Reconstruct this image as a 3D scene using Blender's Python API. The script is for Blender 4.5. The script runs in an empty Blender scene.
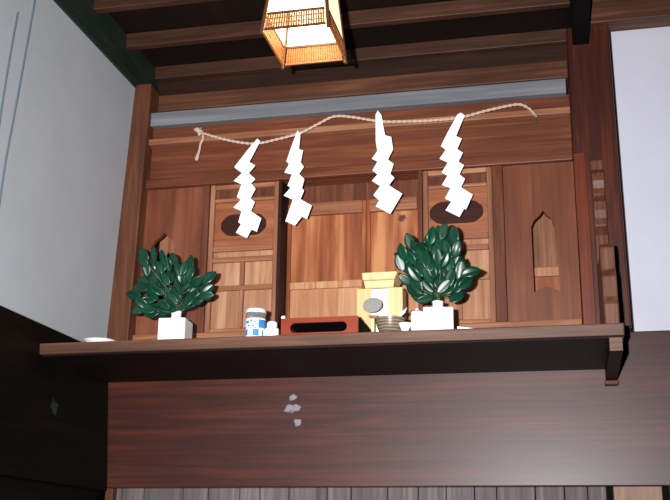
import bpy, bmesh, math, random
from mathutils import Vector, Matrix, noise
random.seed(7)
S = bpy.context.scene
COL = S.collection

# ------------------------------------------------------------------ camera
F_PX = 1051.72
ROT = Matrix(((0.9756471, 0.2190253, 0.0118590),
              (0.0514876, -0.2812358, 0.9582565),
              (0.2132176, -0.9343096, -0.2856640)))      # rows: camera right, up, back
CAM = Vector((0.0, -3.4, 1.55))
cd = bpy.data.cameras.new('camera'); cam = bpy.data.objects.new('camera', cd); COL.objects.link(cam)
cd.sensor_fit = 'HORIZONTAL'; cd.sensor_width = 36.0; cd.lens = F_PX / 670.0 * 36.0
cd.clip_start = 0.02
cam.matrix_world = Matrix.Translation(CAM) @ ROT.transposed().to_4x4()
S.camera = cam

# ------------------------------------------------------------------ world and exposure
w = bpy.data.worlds.new('dim_room'); S.world = w; w.use_nodes = True
w.node_tree.nodes['Background'].inputs[0].default_value = (0.30, 0.42, 0.46, 1)
w.node_tree.nodes['Background'].inputs[1].default_value = 0.02
S.view_settings.view_transform = 'Standard'
S.view_settings.look = 'None'
S.view_settings.exposure = 0.0
S.view_settings.gamma = 1.0
S.view_settings.use_curve_mapping = False

# ------------------------------------------------------------------ the camera's own flash: a small window left of the lens
fl = bpy.data.lights.new('camera_flash', 'AREA'); fo = bpy.data.objects.new('camera_flash', fl); COL.objects.link(fo)
fl.shape = 'RECTANGLE'; fl.size = 0.035; fl.size_y = 0.02
fl.energy = 50.0; fl.color = (1.0, 0.975, 0.99); fl.spread = math.radians(95)
fo.matrix_world = Matrix.Translation(CAM + ROT.transposed() @ Vector((-0.115, 0.05, 0.0))) @ ROT.transposed().to_4x4()

# ------------------------------------------------------------------ measuring: pixel -> point on a world plane
def ray(px, py):
    return ROT.transposed() @ Vector(((px - 335) / F_PX, (250 - py) / F_PX, -1.0))
def at(px, py, Y):
    d = ray(px, py); return CAM + d * ((Y - CAM.y) / d.y)

# ------------------------------------------------------------------ materials
def srgb(r, g, b):
    f = lambda c: (c / 255 / 12.92) if c / 255 <= 0.04045 else ((c / 255 + 0.055) / 1.055) ** 2.4
    return (f(r), f(g), f(b), 1)
def nodes(name):
    m = bpy.data.materials.new(name); m.use_nodes = True
    nt = m.node_tree; return m, nt, nt.nodes['Principled BSDF']
def plain(name, col, rough=0.5, metal=0.0, spec=0.5, coat=0.0, trans=0.0, var=0.06, vscale=30):
    m, nt, b = nodes(name)
    tc = nt.nodes.new('ShaderNodeTexCoord'); n = nt.nodes.new('ShaderNodeTexNoise')
    n.inputs['Scale'].default_value = vscale; n.inputs['Detail'].default_value = 4
    nt.links.new(tc.outputs['Object'], n.inputs['Vector'])
    r = nt.nodes.new('ShaderNodeValToRGB')
    r.color_ramp.elements[0].position = 0.3; r.color_ramp.elements[1].position = 0.7
    r.color_ramp.elements[0].color = tuple(c * (1 - var) for c in col[:3]) + (1,)
    r.color_ramp.elements[1].color = tuple(min(1, c * (1 + var)) for c in col[:3]) + (1,)
    nt.links.new(n.outputs['Fac'], r.inputs['Fac']); nt.links.new(r.outputs['Color'], b.inputs['Base Color'])
    b.inputs['Roughness'].default_value = rough; b.inputs['Metallic'].default_value = metal
    b.inputs['Specular IOR Level'].default_value = spec; b.inputs['Coat Weight'].default_value = coat
    b.inputs['Transmission Weight'].default_value = trans
    return m
def wood(name, dark, mid, light, axis=0, rough=0.5, spec=0.4, coat=0.0, coat_rough=0.3, grain=1.0, bump=0.25, marks=(), mark_col=None, patch=0.5, rng=(0.27, 0.5, 0.73)):
    """streaky timber; marks = (x, y, z, rx, ry, rz) knots, some with painted glare, in world metres"""
    dark, mid, light = [(c[0] * .95, c[1] * 1.03, c[2] * .92, 1) for c in (dark, mid, light)]
    m, nt, b = nodes(name); N = nt.nodes.new; L = nt.links.new
    tc = N('ShaderNodeTexCoord'); oi = N('ShaderNodeObjectInfo')
    off = N('ShaderNodeVectorMath'); off.operation = 'SCALE'; off.inputs[3].default_value = 7.0
    cmb = N('ShaderNodeCombineXYZ')
    for k in range(3): L(oi.outputs['Random'], cmb.inputs[k])
    L(cmb.outputs[0], off.inputs[0])
    add = N('ShaderNodeVectorMath'); add.operation = 'ADD'
    L(tc.outputs['Object'], add.inputs[0]); L(off.outputs[0], add.inputs[1])
    def nz(sc, stretch, det, dist=0.0):
        mp = N('ShaderNodeMapping'); s = [sc, sc, sc]; s[axis] = sc * stretch
        mp.inputs['Scale'].default_value = s; L(add.outputs[0], mp.inputs[0])
        n = N('ShaderNodeTexNoise'); n.inputs['Scale'].default_value = 1.0; n.inputs['Detail'].default_value = det
        n.inputs['Distortion'].default_value = dist; L(mp.outputs[0], n.inputs['Vector']); return n
    n1 = nz(110 * grain, 0.03, 6, 0.3); n2 = nz(14 * grain, 0.12, 4, 1.6); n3 = nz(3.2, 0.5, 2)
    mx = N('ShaderNodeMix'); mx.data_type = 'FLOAT'; mx.inputs[0].default_value = patch
    L(n1.outputs['Fac'], mx.inputs[2]); L(n2.outputs['Fac'], mx.inputs[3])
    mx2 = N('ShaderNodeMix'); mx2.data_type = 'FLOAT'; mx2.inputs[0].default_value = 0.25
    L(mx.outputs[0], mx2.inputs[2]); L(n3.outputs['Fac'], mx2.inputs[3])
    r = N('ShaderNodeValToRGB'); e = r.color_ramp.elements
    e[0].position = rng[0]; e[0].color = dark; e[1].position = rng[2]; e[1].color = light
    q = e.new(rng[1]); q.color = mid
    L(mx2.outputs[0], r.inputs['Fac'])
    out = r.outputs['Color']
    if marks:
        geo = N('ShaderNodeNewGeometry')
        wob = nz(60, 1.0, 2)
        for mk in marks:
            sub = N('ShaderNodeVectorMath'); sub.operation = 'SUBTRACT'; sub.inputs[1].default_value = mk[:3]
            L(geo.outputs['Position'], sub.inputs[0])
            dv = N('ShaderNodeVectorMath'); dv.operation = 'DIVIDE'; dv.inputs[1].default_value = mk[3:6]
            L(sub.outputs[0], dv.inputs[0])
            ln = N('ShaderNodeVectorMath'); ln.operation = 'LENGTH'; L(dv.outputs[0], ln.inputs[0])
            ad = N('ShaderNodeMath'); ad.operation = 'ADD'; L(ln.outputs['Value'], ad.inputs[0]); 
            ml = N('ShaderNodeMath'); ml.operation = 'MULTIPLY_ADD'; ml.inputs[1].default_value = 2.4; ml.inputs[2].default_value = -1.2
            L(wob.outputs['Fac'], ml.inputs[0]); L(ml.outputs[0], ad.inputs[1])
            mr = N('ShaderNodeMapRange'); mr.inputs['From Min'].default_value = 1.15; mr.inputs['From Max'].default_value = 0.65
            L(ad.outputs[0], mr.inputs['Value'])
            mm = N('ShaderNodeMix'); mm.data_type = 'RGBA'
            L(mr.outputs[0], mm.inputs[0]); L(out, mm.inputs[6]); mm.inputs[7].default_value = mk[6] if len(mk) > 6 else mark_col
            out = mm.outputs[2]
    L(out, b.inputs['Base Color'])
    b.inputs['Roughness'].default_value = rough; b.inputs['Specular IOR Level'].default_value = spec
    b.inputs['Coat Weight'].default_value = coat; b.inputs['Coat Roughness'].default_value = coat_rough
    bp = N('ShaderNodeBump'); bp.inputs['Strength'].default_value = bump; bp.inputs['Distance'].default_value = 0.002
    L(n1.outputs['Fac'], bp.inputs['Height']); L(bp.outputs[0], b.inputs['Normal'])
    return m

NICHE_KNOT = [(at(402, 218, .10).x, .10, at(402, 218, .10).z, .016, .05, .012)]
BEAM_KNOT_GLARE = [(at(293, 397, 0).x, 0, at(293, 397, 0).z, .014, .05, .009), (at(292, 408, 0).x, 0, at(292, 408, 0).z, .024, .05, .014),
              (at(298, 422, 0).x, 0, at(298, 422, 0).z, .012, .05, .011)]  # knots with the whitish glare on them painted in
SIDE_KNOT_GLARE = (-1.575, -.40, 2.0, .05, .022, .024)  # knot on the side beam, its pale glare painted in as well
M = {}
GLARE_PALE = srgb(140, 138, 148)  # colour of the glare on the big beam's knots
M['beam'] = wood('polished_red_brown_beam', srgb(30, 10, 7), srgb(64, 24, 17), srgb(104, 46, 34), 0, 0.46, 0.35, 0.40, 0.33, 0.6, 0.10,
                 marks=BEAM_KNOT_GLARE, mark_col=GLARE_PALE, patch=0.5)
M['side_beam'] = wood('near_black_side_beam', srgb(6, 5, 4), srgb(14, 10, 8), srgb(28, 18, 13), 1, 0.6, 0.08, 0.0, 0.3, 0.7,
                 marks=[SIDE_KNOT_GLARE], mark_col=srgb(44, 56, 56))
M['post'] = wood('brown_post', srgb(54, 28, 18), srgb(96, 54, 38), srgb(134, 82, 60), 2, 0.55, 0.3)
M['pillar'] = wood('dark_red_pillar', srgb(34, 12, 7), srgb(68, 26, 16), srgb(118, 48, 28), 2, 0.45, 0.4, 0.1, 0.35)
M['pillar_reflection'] = wood('orange_brown_pillar_reflection', srgb(76, 28, 15), srgb(108, 44, 25), srgb(140, 66, 38), 2, 0.45, 0.4)
M['rail'] = wood('reddish_board_across', srgb(60, 27, 16), srgb(106, 54, 35), srgb(148, 84, 56), 0, 0.5, 0.35, 0.08, 0.4)
M['rail_light'] = wood('worn_rail_across', srgb(106, 60, 42), srgb(150, 94, 70), srgb(196, 142, 114), 0, 0.55, 0.3)
M['stile'] = wood('worn_stile_upright', srgb(94, 54, 38), srgb(142, 90, 68), srgb(190, 138, 112), 2, 0.55, 0.3)
M['stile_dark'] = wood('brown_stile_upright', srgb(58, 26, 16), srgb(96, 50, 34), srgb(140, 82, 60), 2, 0.55, 0.3)
M['panel_side'] = wood('reddish_side_panel', srgb(78, 38, 23), srgb(117, 62, 42), srgb(158, 94, 70), 2, 0.5, 0.35, 0.05, 0.4, 0.6, patch=0.6)
M['panel_door'] = wood('dusty_door_panel', srgb(124, 78, 58), srgb(170, 118, 92), srgb(214, 168, 144), 2, 0.6, 0.3, patch=0.65)
M['panel_oval'] = wood('reddish_door_panel', srgb(104, 54, 36), srgb(150, 86, 60), srgb(184, 118, 92), 0, 0.55, 0.3, patch=0.6)
M['panel_niche'] = wood('orange_brown_inner_panel', srgb(96, 42, 20), srgb(148, 78, 46), srgb(200, 132, 92), 2, 0.5, 0.35, 0.05, 0.4, 0.55, patch=0.75, rng=(0.38, 0.5, 0.62), marks=NICHE_KNOT, mark_col=srgb(96, 52, 44))
M['panel_pale'] = wood('pale_tan_inner_panel', srgb(136, 84, 56), srgb(180, 124, 92), srgb(218, 170, 138), 2, 0.5, 0.35, patch=0.6)
M['shadow_wood'] = wood('shaded_inner_wood', srgb(22, 10, 8), srgb(42, 18, 13), srgb(60, 28, 20), 0, 0.6, 0.2)  # dark tone stands in for shade in gaps and behind the front
M['top_beam'] = wood('dark_upper_beam', srgb(46, 25, 18), srgb(84, 49, 36), srgb(128, 82, 62), 0, 0.55, 0.3, 0, 0.3, 0.8)
M['top_dark'] = wood('dark_recessed_board', srgb(26, 13, 9), srgb(48, 26, 19), srgb(74, 42, 32), 0, 0.55, 0.3)
M['ceiling'] = wood('dark_ceiling_board', srgb(14, 8, 6), srgb(27, 14, 10), srgb(42, 23, 16), 1, 0.6, 0.25, 0, 0.3, 0.5)
M['batten'] = wood('dark_ceiling_batten', srgb(40, 23, 17), srgb(70, 42, 32), srgb(106, 66, 50), 0, 0.55, 0.3)
M['recess'] = wood('brown_black_recess_shade', srgb(34, 15, 11), srgb(58, 28, 20), srgb(80, 40, 30), 0, 0.6, 0.2)
M['trim'] = wood('dark_green_brown_trim', srgb(22, 31, 27), srgb(34, 46, 41), srgb(52, 66, 59), 1, 0.5, 0.35)
M['grey_plank'] = wood('weathered_grey_plank', srgb(86, 85, 96), srgb(114, 112, 124), srgb(146, 142, 154), 0, 0.65, 0.25, 0, 0.3, 0.6)
M['shelf'] = wood('brown_shelf_board', srgb(54, 33, 26), srgb(94, 61, 49), srgb(144, 102, 86), 0, 0.45, 0.4, 0.1, 0.35)
M['shelf_under'] = wood('shelf_underside_shade', srgb(9, 4, 3), srgb(24, 11, 9), srgb(44, 22, 18), 0, 0.6, 0.15)  # shelf wood darkened to hold the shade underneath
M['wing'] = wood('worn_carved_board', srgb(62, 28, 18), srgb(100, 58, 44), srgb(134, 92, 78), 2, 0.5, 0.35, patch=0.4)
M['low_plank'] = wood('grey_weathered_upright_board', srgb(60, 52, 56), srgb(112, 99, 106), srgb(162, 148, 156), 2, 0.7, 0.2, 0, 0.3, 0.8)
M['low_panel'] = wood('pinkish_brown_low_panel', srgb(130, 96, 86), srgb(160, 124, 112), srgb(184, 148, 136), 2, 0.6, 0.3)
M['hinoki'] = wood('fresh_pale_cypress', srgb(214, 166, 116), srgb(234, 192, 146), srgb(248, 216, 178), 2, 0.5, 0.3)
M['red_tray'] = wood('red_lacquered_wood', srgb(112, 40, 22), srgb(134, 50, 29), srgb(150, 62, 38), 0, 0.4, 0.4, 0.1, 0.3)
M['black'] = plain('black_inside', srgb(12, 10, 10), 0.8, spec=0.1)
M['porcelain'] = plain('white_porcelain', srgb(250, 250, 252), 0.18, coat=0.4, var=0.01)
M['paper'] = plain('white_washi_paper', srgb(255, 255, 255), 0.8, spec=0.1, var=0.005)
M['rope'] = plain('straw_rope', srgb(204, 178, 160), 0.85, spec=0.1, var=0.15, vscale=300)
M['leaf'] = plain('glossy_evergreen_leaf', srgb(9, 58, 40), 0.34, spec=0.45, coat=0.0, var=0.35, vscale=22)
M['stem'] = plain('pale_green_stem', srgb(84, 96, 60), 0.6, var=0.15)
M['glass'] = plain('clear_glass', srgb(236, 240, 244), 0.04, spec=0.6, trans=0.9, var=0.0)
M['lid'] = plain('translucent_white_lid', srgb(214, 218, 222), 0.35, var=0.03)
M['label_white'] = plain('white_printed_label', srgb(240, 244, 250), 0.4, var=0.01)
M['label_blue'] = plain('blue_label_ink', srgb(52, 128, 196), 0.4, var=0.05)
M['mirror'] = plain('grey_polished_mirror', srgb(158, 158, 154), 0.55, spec=0.5, var=0.04)
M['cord'] = plain('grey_blue_cord', srgb(92, 112, 122), 0.6)
M['bamboo_dark'] = plain('dark_lantern_frame', srgb(84, 52, 34), 0.4, var=0.12)
M['bamboo'] = plain('honey_lantern_slat', srgb(160, 100, 54), 0.5, var=0.1)
M['floor'] = plain('straw_mat', srgb(150, 140, 96), 0.8, var=0.1, vscale=60)
def plaster(name, col, var):
    m, nt, b = nodes(name); N = nt.nodes.new; L = nt.links.new
    tc = N('ShaderNodeTexCoord'); n = N('ShaderNodeTexNoise'); n.inputs['Scale'].default_value = 5; n.inputs['Detail'].default_value = 8
    n.inputs['Roughness'].default_value = 0.7
    L(tc.outputs['Object'], n.inputs['Vector'])
    r = N('ShaderNodeValToRGB'); e = r.color_ramp.elements
    e[0].position = .3; e[1].position = .7
    e[0].color = tuple(c * (1 - var) for c in col[:3]) + (1,); e[1].color = col
    L(n.outputs['Fac'], r.inputs['Fac']); L(r.outputs['Color'], b.inputs['Base Color'])
    b.inputs['Roughness'].default_value = 0.8; b.inputs['Specular IOR Level'].default_value = 0.2
    bp = N('ShaderNodeBump'); bp.inputs['Strength'].default_value = 0.1; bp.inputs['Distance'].default_value = 0.003
    L(n.outputs['Fac'], bp.inputs['Height']); L(bp.outputs[0], b.inputs['Normal']); return m
M['plaster_left'] = plaster('grey_green_plaster', srgb(186, 192, 198), 0.10)
M['plaster_back'] = plaster('cool_white_plaster', srgb(214, 216, 228), 0.06)
# striped stoneware
m, nt, b = nodes('striped_grey_stoneware'); tc = nt.nodes.new('ShaderNodeTexCoord'); wv = nt.nodes.new('ShaderNodeTexWave')
wv.bands_direction = 'Z'; wv.inputs['Scale'].default_value = 38; wv.inputs['Distortion'].default_value = 2.5; wv.inputs['Detail'].default_value = 2
nt.links.new(tc.outputs['Object'], wv.inputs['Vector']); r = nt.nodes.new('ShaderNodeValToRGB')
r.color_ramp.elements[0].color = srgb(84, 70, 52); r.color_ramp.elements[1].color = srgb(140, 130, 112)
nt.links.new(wv.outputs['Fac'], r.inputs['Fac']); nt.links.new(r.outputs['Color'], b.inputs['Base Color'])
b.inputs['Roughness'].default_value = 0.3; M['stoneware'] = m
# lit lamp materials
def glow(name, col, strength, base):
    m, nt, b = nodes(name); b.inputs['Base Color'].default_value = base
    b.inputs['Emission Color'].default_value = col; b.inputs['Emission Strength'].default_value = strength
    b.inputs['Roughness'].default_value = 0.7; return m
M['lamp_paper'] = glow('lit_lamp_paper', (1.0, 0.80, 0.50, 1), 1.1, srgb(250, 236, 210))
M['bulb'] = glow('lit_bulb', (1.0, 0.86, 0.62, 1), 5.0, srgb(255, 250, 240))

# ------------------------------------------------------------------ mesh helpers
class MB:
    def __init__(s): s.bm = bmesh.new()
    def box(s, x0, x1, y0, y1, z0, z1):
        P = [(x, y, z) for z in (z0, z1) for y in (y0, y1) for x in (x0, x1)]
        v = [s.bm.verts.new(p) for p in P]
        for f in ((0, 2, 3, 1), (4, 5, 7, 6), (0, 1, 5, 4), (2, 6, 7, 3), (0, 4, 6, 2), (1, 3, 7, 5)): s.bm.faces.new([v[i] for i in f])
        return s
    def hexa(s, P):     # 8 points ordered like box
        v = [s.bm.verts.new(p) for p in P]
        for f in ((0, 2, 3, 1), (4, 5, 7, 6), (0, 1, 5, 4), (2, 6, 7, 3), (0, 4, 6, 2), (1, 3, 7, 5)): s.bm.faces.new([v[i] for i in f])
        return s
    def prism(s, pts, ext):   # closed outline (3-D points) pushed along ext
        n = len(pts); a = [s.bm.verts.new(p) for p in pts]; b_ = [s.bm.verts.new(Vector(p) + Vector(ext)) for p in pts]
        s.bm.faces.new(a); s.bm.faces.new(b_[::-1])
        for i in range(n): s.bm.faces.new([a[i], b_[i], b_[(i + 1) % n], a[(i + 1) % n]])
        return s
    def plate_hole(s, outer, inner, y0, y1):   # board in XZ with a hole, from y0 (front) to y1
        vs = []
        for y in (y0, y1):
            lo = [s.bm.verts.new((x, y, z)) for x, z in outer]; li = [s.bm.verts.new((x, y, z)) for x, z in inner]
            es = []
            for l in (lo, li):
                for i in range(len(l)): es.append(s.bm.edges.new((l[i], l[(i + 1) % len(l)])))
            bmesh.ops.triangle_fill(s.bm, use_beauty=True, use_dissolve=False, edges=es)
            vs.append((lo, li))
        for k in (0, 1):
            A, B = vs[0][k], vs[1][k]
            for i in range(len(A)): s.bm.faces.new([A[i], B[i], B[(i + 1) % len(A)], A[(i + 1) % len(A)]])
        return s
    def tube(s, pts, r, n=8, cap=True):
        pts = [Vector(p) for p in pts]; R = r if isinstance(r, (list, tuple)) else [r] * len(pts)
        t0 = (pts[1] - pts[0]).normalized(); up = Vector((0, 0, 1)) if abs(t0.z) < .9 else Vector((1, 0, 0))
        u = t0.cross(up).normalized(); rings = []
        for i, p in enumerate(pts):
            t = (pts[min(i + 1, len(pts) - 1)] - pts[max(i - 1, 0)]).normalized()
            u = (u - t * u.dot(t)).normalized(); v = t.cross(u)
            rings.append([s.bm.verts.new(p + (u * math.cos(2 * math.pi * k / n) + v * math.sin(2 * math.pi * k / n)) * R[i]) for k in range(n)])
        for a, b_ in zip(rings, rings[1:]):
            for k in range(n): s.bm.faces.new([a[k], a[(k + 1) % n], b_[(k + 1) % n], b_[k]])
        if cap: s.bm.faces.new(rings[0][::-1]); s.bm.faces.new(rings[-1])
        return s
    def lathe(s, c, prof, n=32, a0=0, a1=None):
        full = a1 is None; m_ = n if full else n + 1; a1 = a0 + 2 * math.pi if full else a1; rings = []
        for r, z in prof:
            if r < 1e-6: rings.append([s.bm.verts.new((c[0], c[1], c[2] + z))]); continue
            rings.append([s.bm.verts.new((c[0] + r * math.cos(a0 + (a1 - a0) * k / n), c[1] + r * math.sin(a0 + (a1 - a0) * k / n), c[2] + z)) for k in range(m_)])
        for a, b_ in zip(rings, rings[1:]):
            for k in range(n if full else n):
                k2 = (k + 1) % m_
                if len(a) == 1 and len(b_) == 1: continue
                if len(a) == 1: s.bm.faces.new([a[0], b_[k2], b_[k]])
                elif len(b_) == 1: s.bm.faces.new([a[k], a[k2], b_[0]])
                else: s.bm.faces.new([a[k], a[k2], b_[k2], b_[k]])
        return s
    def rot(s, c, ang):
        bmesh.ops.rotate(s.bm, verts=s.bm.verts[:], cent=Vector(c), matrix=Matrix.Rotation(ang, 3, 'Z')); return s
    def build(s, name, mat, parent=None, bevel=0.0, smooth=False, loc=None):
        me = bpy.data.meshes.new(name); o = bpy.data.objects.new(name, me)
        bmesh.ops.recalc_face_normals(s.bm, faces=s.bm.faces[:])
        L0 = Vector(loc) if loc is not None else (Vector(parent['_at']) if parent else Vector((0, 0, 0)))
        bmesh.ops.translate(s.bm, verts=s.bm.verts[:], vec=-L0)
        s.bm.to_mesh(me); s.bm.free(); COL.objects.link(o)
        mats = mat if isinstance(mat, (list, tuple)) else [mat]
        for k in mats: me.materials.append(M[k])
        if parent: o.parent = parent; o['_at'] = list(L0)
        else: o.location = L0; o['_at'] = list(L0)
        if bevel:
            bv = o.modifiers.new('bevel', 'BEVEL'); bv.width = bevel; bv.segments = 2; bv.limit_method = 'ANGLE'; bv.angle_limit = math.radians(40)
        if smooth:
            for p in me.polygons: p.use_smooth = True
            try: me.set_sharp_from_angle(angle=math.radians(40))
            except Exception: pass
        return o
def thing(name, label, cat, loc, group=None):
    o = bpy.data.objects.new(name, None); COL.objects.link(o); o.location = loc; o.empty_display_size = 0.05
    o['_at'] = list(loc); return tag(o, label, cat, group)
def tag(o, label, cat, group=None):
    o['label'] = label; o['category'] = cat
    if group: o['group'] = group
    return o
def struct(o, label=None):
    o['kind'] = 'structure'
    if label: o['label'] = label
    return o
def B(*a): return MB().box(*a)

# ================================================================== THE ROOM
XL = -1.567                          # plaster face of the left wall
struct(B(-3.0, 3.0, -5.0, 0.6, -0.05, 0.0).build('floor', 'floor'), 'straw coloured floor of the room')
def leaning(xb, xt, y0, y1, zb, zt, th=.1):
    return MB().hexa([(xb - th, y0, zb), (xb, y0, zb), (xb - th, y1, zb), (xb, y1, zb), (xt - th, y0, zt), (xt, y0, zt), (xt - th, y1, zt), (xt, y1, zt)])
struct(leaning(-1.592, -1.546, -5.0, .25, 2.251, 3.445).build('wall_left', 'plaster_left'), 'grey white plaster wall on the left')
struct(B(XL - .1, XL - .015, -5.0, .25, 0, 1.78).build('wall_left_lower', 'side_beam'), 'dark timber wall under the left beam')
struct(MB().hexa([(.206, .055, 2.27), (3.0, .055, 2.27), (.206, .15, 2.27), (3.0, .15, 2.27), (.196, .055, 3.60), (3.0, .055, 3.60), (.196, .15, 3.60), (3.0, .15, 3.60)]).build('wall_back', 'plaster_back'), 'cool white plaster wall right of the pillar')
struct(B(XL - .1, .30, .25, .30, 1.78, 3.60).build('wall_back_inner', 'shadow_wood'), 'dark boarding behind the shrine')
# lower boarded wall under the big beam: upright weathered boards
x = XL; edges = [XL, -1.52, -1.44, -1.30, -1.21, -1.10, -1.03, -.93, -.80, -.72, -.60, -.50, -.41, -.32, -.25, -.13, -.04, .03, .088]
mb = MB()
for a, c in zip(edges, edges[1:]): mb.box(a + .0015, c - .0015, .035 + random.uniform(-.002, .002), .06, 0, 1.80)
struct(mb.build('wall_back_lower', 'low_plank', bevel=.002), 'weathered grey upright boards under the big beam')
struct(B(XL, 3.0, .062, .09, 0, 1.80).build('wall_back_lower_backing', 'black'), 'dark backing behind the upright boards')
struct(B(.108, .252, .03, .06, 0, 1.80).build('wall_back_panel', 'low_panel', bevel=.002), 'pinkish brown board under the right end of the big beam')
struct(B(.276, 1.4, .03, .06, 0, 1.80).build('wall_back_panel_right', 'low_panel', bevel=.002), 'brown board at the far right under the big beam')
struct(B(XL - .0, XL + .028, .0, .045, 0, 1.787).build('trim_1', 'post', bevel=.003), 'narrow brown post under the left end of the big beam')

# ceiling
struct(B(XL - .1, .07, -4.0, .25, 3.425, 3.445).build('ceiling', 'ceiling'), 'dark boarded ceiling')
struct(B(.07, 3.0, -4.0, .25, 3.56, 3.60).build('ceiling_right', 'ceiling'), 'dark ceiling right of the alcove')
n = 0
for k, yb in enumerate((-.135, -.415, -.675, -.955, -1.235, -1.515)):
    struct(B(-1.5445, .06, yb - .016, yb + .016, 3.368, 3.424).build('trim_%d' % (2 + k), 'batten', bevel=.003), 'dark ceiling batten')
struct(B(-1.558, -1.545, -4.0, .25, 3.262, 3.4249).build('trim_8', 'trim', bevel=.003), 'dark green brown board along the top of the left wall')
struct(B(.062, .118, -4.0, -.02, 3.27, 3.558).build('trim_9', 'black', bevel=.004), 'near black timber running along the right edge of the ceiling')
struct(B(.119, 3.0, -.06, .02, 3.335, 3.46).build('trim_10', 'top_beam', bevel=.004), 'brown beam over the right plaster wall')

# the big beam and its return on the left wall
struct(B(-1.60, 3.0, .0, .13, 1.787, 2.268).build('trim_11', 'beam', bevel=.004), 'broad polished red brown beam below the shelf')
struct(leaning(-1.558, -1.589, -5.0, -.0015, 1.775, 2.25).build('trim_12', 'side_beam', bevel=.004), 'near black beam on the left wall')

# posts
def upright(x0t, x1t, x0b, x1b, y0, y1, zt, zb):
    return MB().hexa([(x0b, y0, zb), (x1b, y0, zb), (x0b, y1, zb), (x1b, y1, zb), (x0t, y0, zt), (x1t, y0, zt), (x0t, y1, zt), (x1t, y1, zt)])
struct(upright(-1.551, -1.487, -1.594, -1.510, -.03, .08, 3.275, 2.268).build('trim_13', 'post', bevel=.005), 'brown corner post against the left plaster wall')
struct(upright(.043, .186, .045, .193, -.035, .10, 3.34, 2.268).build('trim_14', 'pillar', bevel=.006), 'dark red square pillar beside the white wall')

struct(upright(.044, .081, .0455, .086, -.046, -.0355, 2.868, 2.269).build('trim_20', 'pillar_reflection', bevel=.002), 'added orange brown strip painting a reflection on the pillar')  # thin added strip, the pillar's orange reflection put into its colour

# ================================================================== UPPER BEAMS
def Zc(y, Y): return at(360, y, Y).z
XR = .0425
struct(B(-1.5445, .06, .128, .160, 3.372, 3.4245).build('trim_15', 'batten', bevel=.003), 'ceiling batten closest to the shrine')
struct(B(-1.5445, .06, .170, .20, 3.15, 3.4245).build('trim_18', 'top_dark'), 'dark recessed board under the ceiling')
struct(B(-1.544, XR, .055, .169, Zc(94.5, .055), Zc(78, .055)).build('trim_16', 'top_beam', bevel=.004), 'second brown beam under the ceiling')
struct(B(-1.5, XR, .03, .07, 3.06, 3.118).build('trim_17', 'rail', bevel=.002), 'red brown board behind the grey plank')
t = B(-1.49, .033, -.006, .029, Zc(109, -.006), Zc(95.3, -.006)).build('plank', 'grey_plank', bevel=.003)
tag(t, 'long weathered grey plank fixed above the straw rope', 'plank')

# ================================================================== THE SHRINE FRONT
sh = thing('household_shrine', 'built-in reddish brown wooden shrine front with two panelled doors and open centre', 'shrine', (-.74, .1, 2.27))
YF = .03
zL = lambda y, Y=YF: at(243, y, Y).z
B(-1.518, XR, .0, .06, 3.036, 3.059).build('top_ledge', 'rail_light', sh, .003)
B(-1.518, XR, .035, .06, 2.905, 3.035).build('header_board', 'rail', sh, .002)
B(-1.518, XR, .008, .06, 2.868, 2.904).build('lintel', 'rail', sh, .003)
B(-1.518, XR, .01, .12, 2.269, 2.318).build('sill', 'rail_light', sh, .003)
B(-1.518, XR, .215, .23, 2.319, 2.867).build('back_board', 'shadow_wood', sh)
ZB, ZT = 2.319, 2.867
def xF(px, Y=YF, py=250): return at(px, py, Y).x
# fixed uprights between the bays
p1 = (xF(201.5), xF(208.5)); p2 = (xF(278.5), xF(282)); p3 = (xF(419.5), xF(423.5)); p4 = (xF(494.5), xF(505.5))
for a, c in (p1, p4): B(a, c, .012, .12, ZB, ZT).build('post', 'stile_dark', sh, .003)
B(*p2, .008, .12, ZB, ZT).build('post', 'shadow_wood', sh, .002)  # post coloured dark for the shadow line at the niche edge
B(*p3, .008, .12, ZB, ZT).build('post', 'stile_dark', sh, .002)
# side panels with a pointed window
def arch(pxc, half, Y, ztop, zsh, zbot):
    c = pxc
    pts = [(c - half * .98, zbot), (c - half * 1.0, zsh)]
    pts += [(c - half * .72, zsh + (ztop - zsh) * .42), (c - half * .25, zsh + (ztop - zsh) * .72), (c, ztop)]
    pts += [(c + half * .25, zsh + (ztop - zsh) * .70), (c + half * .62, zsh + (ztop - zsh) * .48), (c + half * .85, zsh), (c + half * .98, zsh - .08), (c + half * 1.08, zbot)]
    pts += [(c + half * .6, zbot + .011), (c + half * .05, zbot + .017), (c - half * .5, zbot + .011)]
    return pts
def side_panel(x0, x1, cx, half, ztop, zsh, zbot):
    MB().plate_hole([(x0, ZB), (x1, ZB), (x1, ZT), (x0, ZT)], arch(cx, half, YF, ztop, zsh, zbot), .028, .048).build('side_panel', 'panel_side', sh)
    bk = B(x0, x1, .20, .21, ZB, ZT).build('window_backing', 'stile', sh)
    bk['label'] = 'paler board seen through the pointed window'
    B(x0, x1, .18, .1999, at(545, 276, .18).z, at(545, 267, .18).z).build('backing_rail', 'panel_pale', bk, .002)
    B(x0, x1,   .19, .1999, ZB, at(545, 276, .18).z - .001).build('backing_foot', 'panel_niche', bk)
rp0, rp1 = p4[1] + .001, XR
ztopR = at(542, 210.5, .03).z; zshR = at(542, 226, .03).z; zbotR = at(545, 292, .03).z
side_panel(rp0, rp1, xF(544.2, .03, 240), (xF(557, .03) - xF(532, .03)) / 2, ztopR, zshR, zbotR)
lp0, lp1 = -1.508, p1[0] - .001
ztopL = at(166, 233, .03).z
side_panel(lp0, lp1, xF(164, .03, 245), .048, ztopR, zshR, zbotR)
B(-1.5185, -1.509, .015, .06, ZB, ZT).build('edge_strip', 'stile', sh, .002)
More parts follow.
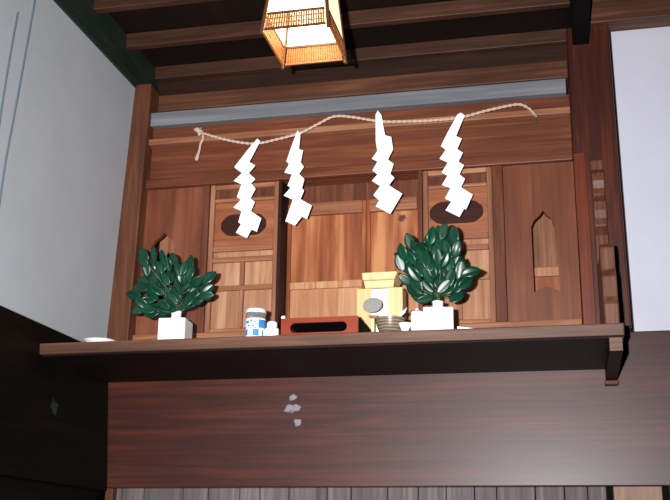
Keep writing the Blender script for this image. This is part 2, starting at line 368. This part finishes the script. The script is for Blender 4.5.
# sliding doors with an oval opening and lower lattice
ROWS = [(183, 188), (201, 201), (246, 251), (257, 262), (285.6, 290), (329, 337)]
Z = dict(t0=2.866, t1=2.849, s0=2.812, s1=2.800, o0=2.632, o1=2.613, n0=2.591, n1=2.573, m0=2.486, m1=2.469, b0=2.332)
def door(x0, x1, ox, orx, oz):
    d0 = .02; st = .018
    dr = B(x0, x0 + st, d0, .052, ZB, ZT).build('door', 'stile', sh, .003)
    B(x1 - st, x1, d0, .052, ZB, ZT).build('stile', 'stile', dr, .003)
    a, c = x0 + st, x1 - st; cx = (a + c) / 2
    for (z0, z1) in ((Z['t1'], ZT), (Z['s1'], Z['s0']), (Z['o1'], Z['o0']), (Z['n1'], Z['n0']), (Z['m1'], Z['m0']), (ZB, Z['b0'])):
        B(a, c, d0 + .002, .05, z0, z1).build('rail', 'rail_light', dr, .003)
    B(cx - .008, cx + .008, d0 + .002, .05, Z['b0'], Z['m1']).build('muntin', 'stile', dr, .003)
    B(cx - .008, cx + .008, d0 + .002, .05, Z['m0'], Z['n1']).build('muntin', 'stile', dr, .003)
    B(a, c, .038, .046, Z['s0'], Z['t1']).build('slit_panel', 'stile_dark', dr)
    B(a, c, .036, .046, Z['n0'], Z['o1']).build('thin_panel', 'panel_door', dr)
    for s_ in (-1, 1):
        for (z0, z1) in ((Z['b0'], Z['m1']), (Z['m0'], Z['n1'])):
            B(*( (a, cx - .008) if s_ < 0 else (cx + .008, c)), .037, .046, z0, z1).build('lattice_panel', 'panel_door', dr)
    # cloud-shaped opening: overlapping lobes
    pts = []
    for k in range(48):
        an = 2 * math.pi * k / 48
        r = 1 + .03 * math.cos(6 * an)
        sx = math.copysign(abs(math.cos(an)) ** .7, math.cos(an)); sz = math.copysign(abs(math.sin(an)) ** .62, math.sin(an))
        pts.append((ox + orx * r * sx, oz + .042 * r * sz))
    MB().plate_hole([(a, Z['o0']), (c, Z['o0']), (c, Z['s1']), (a, Z['s1'])], pts, .034, .040).build('oval_panel', 'panel_oval', dr)
    o_ = MB().prism([(q[0] + (q[0] - ox) * .08, .0412, q[1] + (q[1] - oz) * .12) for q in pts], (0, .006, 0)).build('oval_recess', 'recess', dr)  # shallow plate, the dark of the opening is put into its colour
    o_['label'] = 'cloud-shaped recess in the upper door panel, its shade painted dark'
    return dr
door(p1[1] + .001, p2[0] - .001, at(244, 224, .04).x, .083, 2.713)
door(p3[1] + .001, p4[0] - .001, at(456.5, 213, .04).x, .090, 2.713)
# centre niche: two inner doors set back
Yn = .09
nx0, nx1 = p2[1] + .001, p3[0] - .001
zn = lambda y: at(350, y, Yn).z
B(nx0, nx1, .045, .12, zn(181) , ZT).build('niche_header', 'rail', sh, .003)
B(nx0, nx1, .10, .12, zn(201), zn(181) - .001).build('niche_dark_board', 'stile_dark', sh)
mids = at(366, 250, Yn).x
for (a, c) in ((nx0, mids - .0005), (mids + .0005, nx1)):
    st = .014
    dr = B(a, a + st, Yn, .12, ZB, zn(201)).build('inner_door', 'panel_niche', sh, .002)
    B(c - st, c, Yn, .12, ZB, zn(201)).build('stile', 'panel_niche', dr, .002)
    B(a + st, c - st, Yn - .006, .12, zn(213), zn(201)).build('rail', 'rail_light', dr, .002)
    B(a + st, c - st, Yn - .002, .12, zn(287), zn(280)).build('rail', 'panel_pale', dr, .002)
    B(a + st, c - st, .102, .118, zn(280), zn(213)).build('upper_panel', 'panel_niche', dr)
    B(a + st, c - st, .102, .118, ZB, zn(287)).build('lower_panel', 'panel_pale', dr)

# ================================================================== THE SHELF
sf = thing('shelf', 'long dark brown wooden shelf running below the shrine', 'shelf', (-.7, -.25, 2.15))
SX0, SX1, SY0, SZ0, SZ1 = -1.588, .146, -.505, 2.152, 2.186
B(SX0, SX1, SY0, -.001, SZ0, SZ1).build('board', 'shelf', sf, .003)
B(SX0 + .004, SX1 - .006, SY0 + .014, -.002, SZ0 - .004, SZ0 - .0005).build('underside_shade', 'shelf_under', sf)  # sheet added under the shelf with the shade painted into it
br = B(.104, .140, SY0 + .005, -.001, 2.108, SZ0 - .0045).build('bracket', 'shelf_under', sf, .003)  # bracket body takes the same painted shade
B(.105, .139, SY0 + .001, SY0 + .004, 2.110, SZ0 - .006).build('end_face', 'shelf', br)  # lighter plate paints the lit front end of the bracket
B(.100, .142, -.04, -.001, 2.094, 2.1075).build('foot', 'stile_dark', br, .003)
# the carved side board that steps forward down to the shelf
def Pz(y, x, Y): return at(x, y, Y).z
prof = [(-.013, 2.845), (-.030, 2.852), (-.046, 2.838), (-.046, 2.800), (-.060, 2.800), (-.082, 2.780), (-.088, 2.752), (-.080, 2.728), (-.058, 2.712), (-.066, 2.700),
        (-.086, 2.680), (-.090, 2.650), (-.078, 2.626), (-.058, 2.606), (-.070, 2.590), (-.086, 2.565), (-.090, 2.52), (-.090, 2.47), (-.16, 2.452), (-.26, 2.442), (-.385, 2.446), (-.410, 2.430),
        (-.412, 2.362), (-.425, 2.352), (-.445, 2.335), (-.447, 2.275), (-.452, 2.265), (-.462, 2.25), (-.462, 2.1865), (-.013, 2.1865)]
wb = MB().prism([(.098, y, z) for y, z in prof], (.040, 0, 0)).build('side_board', 'wing', sf, .004)
wb['label'] = 'carved stepped side board at the right end'

# ================================================================== ROPE AND PAPER STREAMERS
YR = -.085
rp = [(197, 131, -.035), (205, 133.5, -.06), (220, 138, -.08), (238, 142, YR), (256, 143.5, YR), (276, 139.5, YR), (300, 133, YR), (318, 124, YR), (334, 116.5, YR), (352, 117, YR),
      (378, 121, YR), (400, 121.5, YR), (430, 120.5, YR), (460, 117.5, YR), (485, 111, YR), (505, 106.5, YR), (519, 104.5, -.075), (528, 108, -.06), (533, 113, -.04), (536, 116.5, -.02)]
P = [at(x, y, Y) for x, y, Y in rp]
def smooth_path(P, n):
    out = []
    for i in range(len(P) - 1):
        p0 = P[max(i - 1, 0)]; p1_, p2_ = P[i], P[i + 1]; p3_ = P[min(i + 2, len(P) - 1)]
        for k in range(n):
            t = k / n
            out.append(.5 * ((2 * p1_) + (p2_ - p0) * t + (2 * p0 - 5 * p1_ + 4 * p2_ - p3_) * t * t + (-p0 + 3 * p1_ - 3 * p2_ + p3_) * t ** 3))
    out.append(P[-1]); return out
def twisted(mb, path, r, turns_per_m=55):
    L_ = 0; prev = path[0]; acc = []
    for p in path: L_ += (p - prev).length; prev = p; acc.append(L_)
    for ph in (0, math.pi):
        q = []
        for i, p in enumerate(path):
            t = (path[min(i + 1, len(path) - 1)] - path[max(i - 1, 0)]).normalized()
            u = t.cross(Vector((0, 1, 0))).normalized() if abs(t.y) < .9 else Vector((1, 0, 0)); v = t.cross(u)
            a = acc[i] * turns_per_m * 2 * math.pi / 2 + ph
            q.append(p + (u * math.cos(a) + v * math.sin(a)) * r * .55)
        mb.tube(q, r * .72, 6)
rope = thing('straw_rope', 'thin twisted straw rope strung across the top of the shrine', 'rope', at(360, 121, YR))
path = smooth_path(P, 20)
mb = MB(); twisted(mb, path, .0042); mb.build('cord', 'rope', rope, smooth=True)
K = at(199, 132, -.035)
mb = MB()
mb.tube([K + Vector((-.016, .0, .012)), K + Vector((-.004, -.008, .006)), K + Vector((.010, -.006, -.004)), K + Vector((.018, -.002, -.008))], [.006, .010, .010, .006], 10)
mb.tube([K + Vector((.006, -.002, .012)), K + Vector((.010, -.014, -.002)), K + Vector((.002, -.004, -.014))], [.005, .006, .005], 8)
mb.build('knot', 'rope', rope, smooth=True)
T = [at(x, y, -.04) for x, y in ((203, 135), (203, 139), (200.5, 144), (199.5, 150), (197.5, 156), (196.3, 160.5))]
MB().tube(smooth_path(T, 4)[:], [.0042] * 14 + [.005, .0056, .0062, .0066, .0066, .006, .0045], 8).build('tail', 'rope', rope, smooth=True)
B(K.x - .004, K.x + .000, -.05, .034, K.z + .001, K.z + .005).build('nail', 'stem', rope)
E_ = P[-1]
B(E_.x - .003, E_.x + .001, -.03, .034, E_.z - .002, E_.z + .002).build('nail', 'stem', rope)

def shide(outline, sc, ox, oy, label):
    pts = [(ox + x / sc, oy + y / sc) for x, y in outline]
    top = at(*pts[0], YR)
    bm = bmesh.new(); vs = []
    for i, (x, y) in enumerate(pts):
        yy = (y - pts[0][1])
        Y = YR - .006 - .0012 * (1 if (i % 2) else -1) * min(1, yy / 15) - .00006 * yy
        vs.append(bm.verts.new(at(x, y, Y)))
    es = [bm.edges.new((vs[i], vs[(i + 1) % len(vs)])) for i in range(len(vs))]
    bmesh.ops.triangle_fill(bm, use_beauty=True, use_dissolve=False, edges=es)
    mb = MB(); mb.bm.free(); mb.bm = bm
    o = mb.build('paper_streamer', 'paper', None, loc=top)
    so = o.modifiers.new('thickness', 'SOLIDIFY'); so.thickness = .0008; so.offset = 0
    return tag(o, label, 'paper streamer', 'white zigzag paper streamers on the straw rope')
s1 = [(176, 36), (188, 47), (166, 90), (143, 133), (168, 148), (141, 180), (168, 205), (150, 222), (169, 245), (148, 285), (166, 300), (150, 338), (193, 368), (174, 424), (152, 414), (133, 450),
      (87, 428), (108, 392), (97, 384), (110, 338), (77, 323), (108, 290), (91, 280), (110, 226), (78, 212), (112, 180), (80, 155), (130, 90)]
s2 = [(343, 2), (356, 15), (353, 50), (350, 80), (367, 85), (357, 135), (370, 153), (350, 183), (372, 205), (362, 243), (371, 252), (356, 288), (403, 315), (383, 371), (362, 361), (333, 398),
      (293, 380), (324, 290), (286, 273), (315, 240), (302, 232), (320, 185), (289, 177), (308, 142), (297, 130), (318, 70)]
s3 = [(107, 60), (121, 78), (128, 118), (135, 155), (158, 161), (166, 208), (146, 248), (168, 265), (155, 303), (171, 318), (150, 347), (201, 380), (155, 457),
      (99, 428), (112, 405), (90, 385), (116, 350), (84, 330), (106, 305), (86, 290), (106, 256), (84, 245), (105, 215), (99, 180), (98, 76)]
s4 = [(425, 68), (441, 78), (424, 118), (408, 158), (430, 168), (412, 208), (434, 222), (417, 256), (438, 270), (420, 305), (442, 322), (427, 355), (472, 383), (446, 440), (438, 438), (421, 469),
      (367, 443), (389, 410), (365, 398), (386, 358), (353, 346), (375, 310), (352, 298), (376, 260), (344, 245), (368, 210), (349, 197), (372, 150), (412, 76)]
shide(s1, 4.164, 215, 130, 'leftmost white zigzag paper streamer, hanging before the left door')
shide(s2, 4.164, 215, 130, 'white zigzag paper streamer hanging before the left edge of the open centre')
shide(s3, 3.843, 350, 95, 'white zigzag paper streamer with a curled upper fold, second from the right')
shide(s4, 3.843, 350, 95, 'rightmost white zigzag paper streamer, hanging before the right door')

# ================================================================== THINGS ON THE SHELF
ZS = SZ1 + .0006
YT = -.455           # front row
# porcelain vases
def vase(cx, cy, wd, hb, hn, ang, label):
    t = thing('porcelain_vase', label, 'vase', (cx, cy, ZS), 'square white porcelain vases')
    bm_ = MB(); h = wd / 2
    bm_.box(cx - h, cx + h, cy - h, cy + h, ZS, ZS + hb).rot((cx, cy, 0), ang).build('body', 'porcelain', t, .003)
    r = .0155
    MB().lathe((cx, cy, ZS + hb - .0005), [(.0, 0), (r * 1.05, 0), (r * .98, .006), (r * .98, hn - .004), (r * 1.12, hn), (r * .9, hn + .0005), (r * .8, hn - .01), (r * .78, .004), (0, .003)], 28).build('neck', 'porcelain', t, smooth=True)
    return t
v1 = (at(172, 330, -.44).x + .009, -.435); v2 = (at(436, 320, -.44).x + .006, -.44)
vase(*v1, .084, .071, .028, math.radians(4), 'square white porcelain vase at the left end of the shelf')
vase(*v2, .086, .070, .025, math.radians(8), 'square white porcelain vase toward the right end of the shelf')

# sprigs
def leaf(mb, base, tip, nrm, wd):
    base, tip = Vector(base), Vector(tip); d = tip - base; L_ = d.length; d.normalize()
    side = d.cross(nrm).normalized(); n_ = side.cross(d).normalized()
    fold = random.uniform(.12, .42); bend = random.uniform(-.05, .35)
    prof_ = [(0, .06), (.08, .42), (.22, .80), (.42, .98), (.58, 1.0), (.74, .82), (.88, .5), (1.0, .06)]
    rows = []
    for t, w_ in prof_:
        c = base + d * (L_ * t) - n_ * (bend * L_ * t * t)
        hw = wd * w_ / 2
        rows.append([mb.bm.verts.new(c + side * hw * s_ + n_ * (abs(s_) * hw * fold * (1.6 - abs(s_) * .6))) for s_ in (-1, -.5, 0, .5, 1)])
    for a, b_ in zip(rows, rows[1:]):
        for k in range(4): mb.bm.faces.new([a[k], a[k + 1], b_[k + 1], b_[k]])
def sprig(centres, sc, ox, oy, base_px, length_px, Yc, mouth, label):
    root = thing('evergreen_sprig', label, 'sprig', mouth, 'evergreen sprigs in the porcelain vases')
    rnd = random.Random(11); mb = MB(); st = MB()
    B0 = Vector(mouth) + Vector((0, 0, .004))
    bx, by = base_px
    for i, (x, y) in enumerate(centres):
        px, py = ox + x / sc, oy + y / sc
        dx, dy = px - bx, py - by; a = math.atan2(-dy, dx) + rnd.uniform(-.45, .45)
        hl = length_px * rnd.uniform(.95, 1.2) / 2
        Yd = Yc + rnd.uniform(-.045, .05)
        b_ = at(px - math.cos(a) * hl, py + math.sin(a) * hl, Yd + rnd.uniform(-.004, .012))
        t_ = at(px + math.cos(a) * hl, py - math.sin(a) * hl, Yd - rnd.uniform(-.014, .022))
        nrm = Vector((rnd.uniform(-.5, .5), -1, rnd.uniform(-.7, .3))).normalized()
        leaf(mb, b_, t_, nrm, (t_ - b_).length * rnd.uniform(.50, .60))
        if i % 5 == 0:
            mid = B0.lerp(b_, .5) + Vector((0, 0, .01)) 
            st.tube(smooth_path([B0 + Vector((rnd.uniform(-.006, .006), rnd.uniform(-.006, .006), -.02)), B0 + Vector((0, 0, .01)), mid + Vector((0, .03, 0)), b_ + Vector((0, .012, 0))], 4), .0011, 5)
    o = mb.build('foliage', 'leaf', root, smooth=True)
    so = o.modifiers.new('thickness', 'SOLIDIFY'); so.thickness = .0006; so.offset = 0
    st.build('stem', 'stem', root, smooth=True)
cl = [(168, 135), (212, 135), (245, 145), (178, 185), (215, 178), (225, 205), (172, 235), (235, 250), (128, 287), (160, 320), (270, 215), (322, 185), (346, 165), (200, 288), (240, 325), (198, 358), (300, 250),
      (330, 230), (370, 238), (418, 220), (410, 270), (380, 302), (360, 280), (330, 262), (270, 330), (290, 280), (152, 258), (205, 240), (262, 170), (282, 150), (205, 150), (195, 215), (250, 225), (262, 290), (220, 265), (310, 215), (250, 345), (215, 338), (180, 340), (320, 322), (352, 322), (150, 345), (275, 300),
      (395, 245), (345, 300), (165, 160), (240, 175), (345, 205), (180, 310), (228, 350), (185, 262), (300, 190), (405, 292)]
sprig(cl, 3.846, 100, 220, (176.5, 311), 16.0, -.43, (v1[0], v1[1], ZS + .071 + .028), 'glossy dark green leafy sprig in the left vase, spreading wide')
cr = [(150, 160), (112, 210), (150, 235), (100, 262), (130, 350), (190, 360), (215, 412), (160, 400), (210, 220), (258, 132), (260, 200), (318, 105), (370, 122), (240, 160), (250, 265), (300, 160), (335, 190), (380, 198), (325, 250),
      (205, 290), (290, 350), (335, 300), (400, 300), (452, 308), (430, 362), (400, 372), (385, 432), (350, 340), (240, 330), (310, 330), (140, 290), (205, 440), (260, 300), (370, 250), (290, 240), (178, 192), (170, 320), (280, 290),
      (230, 240), (345, 150), (300, 205), (110, 235), (350, 275), (380, 340), (215, 190), (240, 380), (320, 380), (290, 120), (195, 255), (270, 165), (405, 275), (225, 445), (340, 400), (255, 420), (180, 385), (250, 350)]
sprig(cr, 5.0, 380, 210, (437, 302), 18.0, -.435, (v2[0], v2[1], ZS + .070 + .025), 'glossy dark green leafy sprig in the right vase, fuller and upright')

# small plate at the far left
pc = (at(101, 341, -.42).x, -.43)
t = MB().lathe((pc[0], pc[1], ZS), [(0, 0), (.030, 0), (.034, .004), (.050, .0155), (.0515, .017), (.050, .0175), (.033, .007), (0, .0055)], 40).build('small_plate', 'porcelain', None, smooth=True, loc=(pc[0], pc[1], ZS))
tag(t, 'small shallow white plate at the left end of the shelf near the plaster wall', 'plate')

# sake glass
gx = at(255.5, 322, -.45).x; gc = (gx, -.45, ZS)
t = thing('sake_jar', 'glass sake jar with blue and white label and pale lid', 'jar', gc)
R0 = .0300
MB().lathe(gc, [(0, 0), (R0 - .003, 0), (R0, .003), (R0, .062), (R0 - .001, .070), (R0 - .001, .078), (R0 - .003, .078), (R0 - .003, .07), (R0 - .002, .06), (R0 - .002, .006), (0, .005)], 40).build('glass', 'glass', t, smooth=True)
MB().lathe(gc, [(0, .006), (R0 - .0025, .006), (R0 - .0025, .058), (0, .058)], 40).build('contents', 'label_white', t, smooth=True)
MB().lathe(gc, [(0, .0785), (R0 + .001, .0785), (R0 + .0015, .080), (R0 + .0015, .088), (R0, .090), (R0 - .006, .0905), (R0 - .008, .088), (0, .088)], 40).build('lid', 'lid', t, smooth=True)
lb = MB().lathe(gc, [(R0 + .0004, .004), (R0 + .0004, .060)], 40).build('label', 'label_white', t, smooth=True)
ink = MB(); fa = math.atan2(CAM.y - gc[1], CAM.x - gc[0])
def patch(u0, u1, z0, z1):
    # u = -1..1 across the visible face, seen from the room
    a = [fa + math.asin(max(-.99, min(.99, u))) for u in (u0, u1)]
    ink.lathe(gc, [(R0 + .0009, z0), (R0 + .0009, z1)], 6, a[0], a[1])
for q in [(.28, .95, .030, .056), (-.25, .34, .006, .026), (-.95, -.72, .008, .026), (-.9, -.6, .044, .052), (-.5, -.3, .048, .055), (-.15, .05, .046, .051), (-.75, -.55, .034, .040),
          (-.35, -.1, .034, .039), (.08, .2, .036, .044), (-.95, -.85, .028, .034), (-.5, -.42, .028, .033), (-.05, .12, .027, .032), (.62, .8, .006, .024), (-.55, -.45, .010, .022)]:
    patch(*q)
ink.build('print', 'label_blue', lb)
# small white bottle
bx_ = at(273, 325, -.44).x
t = thing('porcelain_bottle', 'tiny plain white bottle between the sake jar and the red box', 'bottle', (bx_, -.45, ZS))
MB().lathe((bx_, -.45, ZS), [(0, 0), (.019, 0), (.0215, .003), (.0215, .026), (.020, .031), (.013, .034), (0, .034)], 28).build('body', 'porcelain', t, smooth=True)
MB().lathe((bx_, -.45, ZS + .0342), [(0, 0), (.0145, 0), (.0155, .003), (.0155, .014), (.012, .0175), (0, .018)], 24).build('cap', 'porcelain', t, smooth=True)

# red box with an oblong hand hole
a = at(281, 325, -.46); c = at(358, 325, -.46); zt = at(320, 317, -.46).z
x0, x1, y0, y1 = a.x, c.x, -.46, -.255
t = thing('red_offering_stand', 'low red-brown wooden box with an oblong dark hole in its front', 'box', ((x0 + x1) / 2, (y0 + y1) / 2, ZS))
hz = (ZS + zt) / 2 - .001; hx0, hx1 = at(290, 325, -.46).x, at(347, 325, -.46).x; rr = .015
hole = [(hx1 - rr + rr * math.cos(q), hz + rr * math.sin(q)) for q in [math.radians(-90 + 18 * k) for k in range(11)]] + \
       [(hx0 + rr + rr * math.cos(q), hz + rr * math.sin(q)) for q in [math.radians(90 + 18 * k) for k in range(11)]]
MB().plate_hole([(x0, ZS), (x1, ZS), (x1, zt), (x0, zt)], hole, y0, y0 + .009).build('front_board', 'red_tray', t)
B(x0, x0 + .009, y0 + .0092, y1, ZS, zt).build('side_board', 'red_tray', t, .001)
B(x1 - .009, x1, y0 + .0092, y1, ZS, zt).build('side_board', 'black', t, .001)['label'] = 'right side painted near-black for its shade'  # shade on this side is put into its colour
B(x0 + .0092, x1 - .0092, y1 - .009, y1, ZS, zt).build('rear_board', 'black', t)  # inner boards painted black for the shadow seen through the hole
B(x0 + .0092, x1 - .0092, y0 + .0092, y1 - .0092, zt - .012, zt - .006).build('tray_board', 'black', t)
wt = at(288, 313.5, -.40)
t = MB().lathe((wt.x, -.452, zt + .0006), [(0, 0), (.006, 0), (.007, .003), (.005, .008), (0, .009)], 16).build('salt_dish', 'porcelain', None, smooth=True, loc=(wt.x, -.452, zt))
tag(t, 'tiny white pot on the left end of the red box', 'pot')

# small fresh wood shrine behind
FY = -.20
sx0, sx1 = at(357, 300, FY).x, at(402.5, 300, FY).x; cx = (sx0 + sx1) / 2; zb2 = at(380, 288, FY).z
t = thing('talisman_shrine', 'small fresh pale wood shrine standing behind the striped bowl', 'shrine', (cx, FY + .04, ZS))
wx0, wx1 = at(371, 300, FY).x, at(388, 300, FY).x
B(sx0, wx0, FY, FY + .012, ZS + .012, zb2).build('front_board', 'hinoki', t, .001)
B(wx1, sx1, FY, FY + .012, ZS + .012, zb2).build('front_board', 'hinoki', t, .001)
B(sx0, sx0 + .010, FY + .0125, FY + .08, ZS + .012, zb2).build('side_wall', 'hinoki', t, .001)
B(sx1 - .010, sx1, FY + .0125, FY + .08, ZS + .012, zb2).build('side_wall', 'hinoki', t, .001)
B(sx0 + .0105, sx1 - .0105, FY + .07, FY + .08, ZS + .012, zb2).build('rear_wall', 'hinoki', t)
B(sx0 - .006, sx1 + .006, FY - .015, FY + .085, ZS, ZS + .0115).build('base', 'hinoki', t, .001)
pp = B(wx0 + .0005, wx1 - .0005, FY + .004, FY + .008, ZS + .013, zb2 - .002).build('talisman', 'paper', t); pp['label'] = 'white paper talisman in the middle'
ra, rb = at(365, 284, FY - .01).x, at(393, 284, FY - .01).x; zr0 = at(380, 280, FY - .015).z; zr1 = at(380, 272, FY - .03).z
rc, rd = at(362, 275, FY - .03).x, at(397.5, 275, FY - .03).x
MB().hexa([(ra, FY - .005, zb2 + .0005), (rb, FY - .005, zb2 + .0005), (ra, FY + .08, zb2 + .0005), (rb, FY + .08, zb2 + .0005),
           (ra - .004, FY - .01, zr0), (rb + .004, FY - .01, zr0), (ra - .004, FY + .08, zr0), (rb + .004, FY + .08, zr0)]).build('lintel', 'hinoki', t, .001)
MB().hexa([(ra - .006, FY - .02, zr0 + .0005), (rb + .006, FY - .02, zr0 + .0005), (ra - .006, FY + .08, zr0 + .0005), (rb + .006, FY + .08, zr0 + .0005),
           (rc, FY - .03, zr1), (rd, FY - .03, zr1), (rc, FY + .085, zr1), (rd, FY + .085, zr1)]).build('roof', 'hinoki', t, .0015)
# mirror on its stand, in front of the small shrine
mc = at(372.5, 305, -.32)
t = thing('mirror', 'small round grey mirror on a pale stand before the little shrine', 'mirror', (mc.x, -.32, ZS))
bm = MB(); R1 = .0300; ax_ = Vector((0, -.86, .50)) * -.0025
bm.tube([mc - ax_, mc + ax_], R1, 40); bm.build('disc', 'mirror', t, .001)
MB().prism([(mc.x + .015 * math.cos(q), -.312, mc.z - .030 + .010 * math.sin(q)) for q in [math.radians(180 + 15 * k) for k in range(13)]], (0, .008, 0)).build('cradle', 'stile', t, .001)
B(mc.x - .004, mc.x + .004, -.312, -.304, ZS + .008, mc.z - .0405).build('stem', 'hinoki', t)
B(mc.x - .020, mc.x + .020, -.330, -.292, ZS, ZS + .0078).build('base', 'hinoki', t, .001)
# striped bowl
bc = (at(390.5, 322, -.44).x, -.445, ZS); R2 = .0445
t = MB().lathe(bc, [(0, 0), (.026, 0), (.027, .003), (.031, .006), (.039, .026), (.0445, .046), (.0452, .0485), (.0432, .0490), (.041, .045), (.030, .012), (0, .008)], 44).build('striped_bowl', 'stoneware', None, smooth=True, loc=bc)
tag(t, 'grey brown striped stoneware bowl on the shelf before the pale little shrine', 'bowl')
q0 = at(393, 322, -.43); q1 = at(406, 310, -.405); ps = MB()
w_ = Vector((.004, 0, .009)); e_ = Vector((0, .0012, 0))
ps.hexa([q0 - w_, q1 - w_, q0 - w_ + e_, q1 - w_ + e_, q0 + w_, q1 + w_, q0 + w_ + e_, q1 + w_ + e_])
t = ps.build('paper_slip', 'paper', None, loc=q0); tag(t, 'folded white paper slip sticking out of the striped bowl', 'paper')
# rice jar and salt dish left of the right vase
jx = at(416.5, 322, -.46).x
t = thing('lidded_jar', 'small white lidded jar touching the left side of the right vase', 'jar', (jx + .004, -.46, ZS))
MB().lathe((jx + .004, -.475, ZS), [(0, 0), (.015, 0), (.0185, .006), (.0185, .048), (.0165, .052), (0, .052)], 24).build('body', 'porcelain', t, smooth=True)
MB().lathe((jx + .004, -.475, ZS + .0523), [(0, 0), (.0185, 0), (.018, .005), (.012, .010), (.005, .0105), (.005, .015), (0, .016)], 24).build('lid', 'porcelain', t, smooth=True)
dx_ = jx - .031
t = MB().lathe((dx_, -.475, ZS), [(0, 0), (.009, 0), (.010, .004), (.0185, .024), (.0190, .026), (.0175, .026), (.009, .008), (0, .007)], 28).build('small_cup', 'porcelain', None, smooth=True, loc=(dx_, -.475, ZS))
tag(t, 'tiny white cup between the striped bowl and the lidded jar', 'cup')
# flat folded paper on the right
f0 = at(459, 326, -.40)
fp = MB().hexa([(f0.x + .0, -.45, ZS), (f0.x + .11, -.45, ZS), (f0.x + .0, -.36, ZS), (f0.x + .10, -.36, ZS),
                (f0.x + .0, -.45, ZS + .018), (f0.x + .095, -.45, ZS + .004), (f0.x + .0, -.36, ZS + .036), (f0.x + .09, -.36, ZS + .016)])
t = fp.build('folded_paper', 'paper', None, bevel=.001, loc=(f0.x + .05, -.41, ZS)); tag(t, 'flat folded white paper lying right of the right vase', 'paper')

# ================================================================== CORDS ON THE LEFT WALL
for pts, lab in ((((35, 0), (27, 45), (17, 100), (5, 165), (-2, 215)), 'long thin grey cord hanging down the left wall, nearer the shrine'),
                 (((18, 12), (12, 45), (6, 80), (1, 112), (-4, 150)), 'shorter thin grey cord at the far left of the wall')):
    W_ = []
    for px, py in pts:      # on the slightly leaning plaster face
        d = ray(px, py); k_ = .046 / 1.194
        W_.append(CAM + d * ((-1.588 + k_ * (CAM.z - 2.251) - CAM.x) / (d.x - k_ * d.z)))
    if 'long' in lab: W_.insert(0, W_[0] + (W_[0] - W_[1]) * .5)
    t = MB().tube(smooth_path(W_, 8), .0028, 6).build('wall_cord', 'cord', None, smooth=True, loc=W_[0]); tag(t, lab, 'cord')

# ================================================================== LANTERN
lx0, lx1, ly0, ly1, lz0 = -.751, -.571, -1.010, -.800, 2.90
lz1 = 3.11; lcx, lcy = (lx0 + lx1) / 2, (ly0 + ly1) / 2
t = thing('hanging_lantern', 'lit square wooden lantern with paper sides hanging from the ceiling', 'lantern', (lcx, lcy, lz0))
for X in (lx0, lx1):
    for Y in (ly0, ly1):
        p = MB().tube([(X, Y, lz0 - .012), (X, Y, lz1 + .01)], .0055, 10).build('corner_post', 'bamboo_dark', t, smooth=True)
zs = lz0 + .048
for z in (lz0, zs, lz1 - .004):  # lowest rails mostly honey, light from inside put into their colour
    for Y in (ly0, ly1): B(lx0 + .0068, lx1 - .0068, Y - .003, Y + .003, z - .003, z + .003).build('frame_rail', 'bamboo' if (z == lz0 and Y == ly1) else 'bamboo_dark', t, .001)
    for X in (lx0, lx1): B(X - .003, X + .003, ly0 + .0068, ly1 - .0068, z - .003, z + .003).build('frame_rail', 'bamboo' if z == lz0 else 'bamboo_dark', t, .001)
def slats(axis, c):
    mb = MB(); a0, a1 = (lx0 + .008, lx1 - .008) if axis == 'x' else (ly0 + .008, ly1 - .008); n_ = 24
    for k in range(n_):
        u = a0 + (a1 - a0) * (k + .5) / n_
        if axis == 'x': mb.box(u - .0026, u + .0026, c - .0012, c + .0012, lz0 + .0045, zs - .0045)
        else: mb.box(c - .0012, c + .0012, u - .0026, u + .0026, lz0 + .0045, zs - .0045)
    for z in (lz0 + .016, lz0 + .032):
        if axis == 'x': mb.box(a0, a1, c - .0018, c + .0018, z - .001, z + .001)
        else: mb.box(c - .0018, c + .0018, a0, a1, z - .001, z + .001)
    mb.build('lattice', 'bamboo', t)
slats('x', ly0); slats('x', ly1); slats('y', lx0); slats('y', lx1)
for Y in (ly0, ly1): B(lx0 + .007, lx1 - .007, Y - .001, Y + .001, zs + .0045, lz1 - .009).build('paper_side', 'lamp_paper', t)
for X in (lx0, lx1): B(X - .001, X + .001, ly0 + .007, ly1 - .007, zs + .0045, lz1 - .009).build('paper_side', 'lamp_paper', t)
B(lx0 - .01, lx1 + .01, ly0 - .01, ly1 + .01, lz1 + .011, lz1 + .019).build('top_board', 'bamboo_dark', t, .002)
bz = lz0 + .105
prof_ = [(.042 * math.sin(math.radians(q)), -.042 * math.cos(math.radians(q))) for q in range(0, 171, 10)] + [(.013, .048), (.013, .08), (0, .08)]
bb = MB().lathe((lcx, lcy, bz), prof_, 32).build('bulb', 'bulb', t, smooth=True)
MB().tube([(lcx, lcy, bz + .081), (lcx, lcy, lz1 + .010)], .016, 16).build('socket', 'black', t)
MB().tube([(lcx, lcy, lz1 + .0195), (lcx, lcy, 3.424)], .003, 8).build('hanging_cord', 'black', t)
for o in t.children:          # the lantern narrows towards its top
    if o.type == 'MESH' and o.name.split('.')[0] not in ('bulb', 'hanging_cord', 'socket'):
        for v in o.data.vertices:
            k_ = 1 - 1.15 * max(-.02, v.co.z); v.co.x *= k_; v.co.y *= k_
ll = bpy.data.lights.new('lantern_light', 'POINT'); lo = bpy.data.objects.new('lantern_light', ll); COL.objects.link(lo)
ll.energy = .8; ll.color = (1.0, .66, .34); ll.shadow_soft_size = .03; lo.location = (lcx, lcy, lz0 + .035)

for o in bpy.data.objects:
    if '_at' in o: del o['_at']
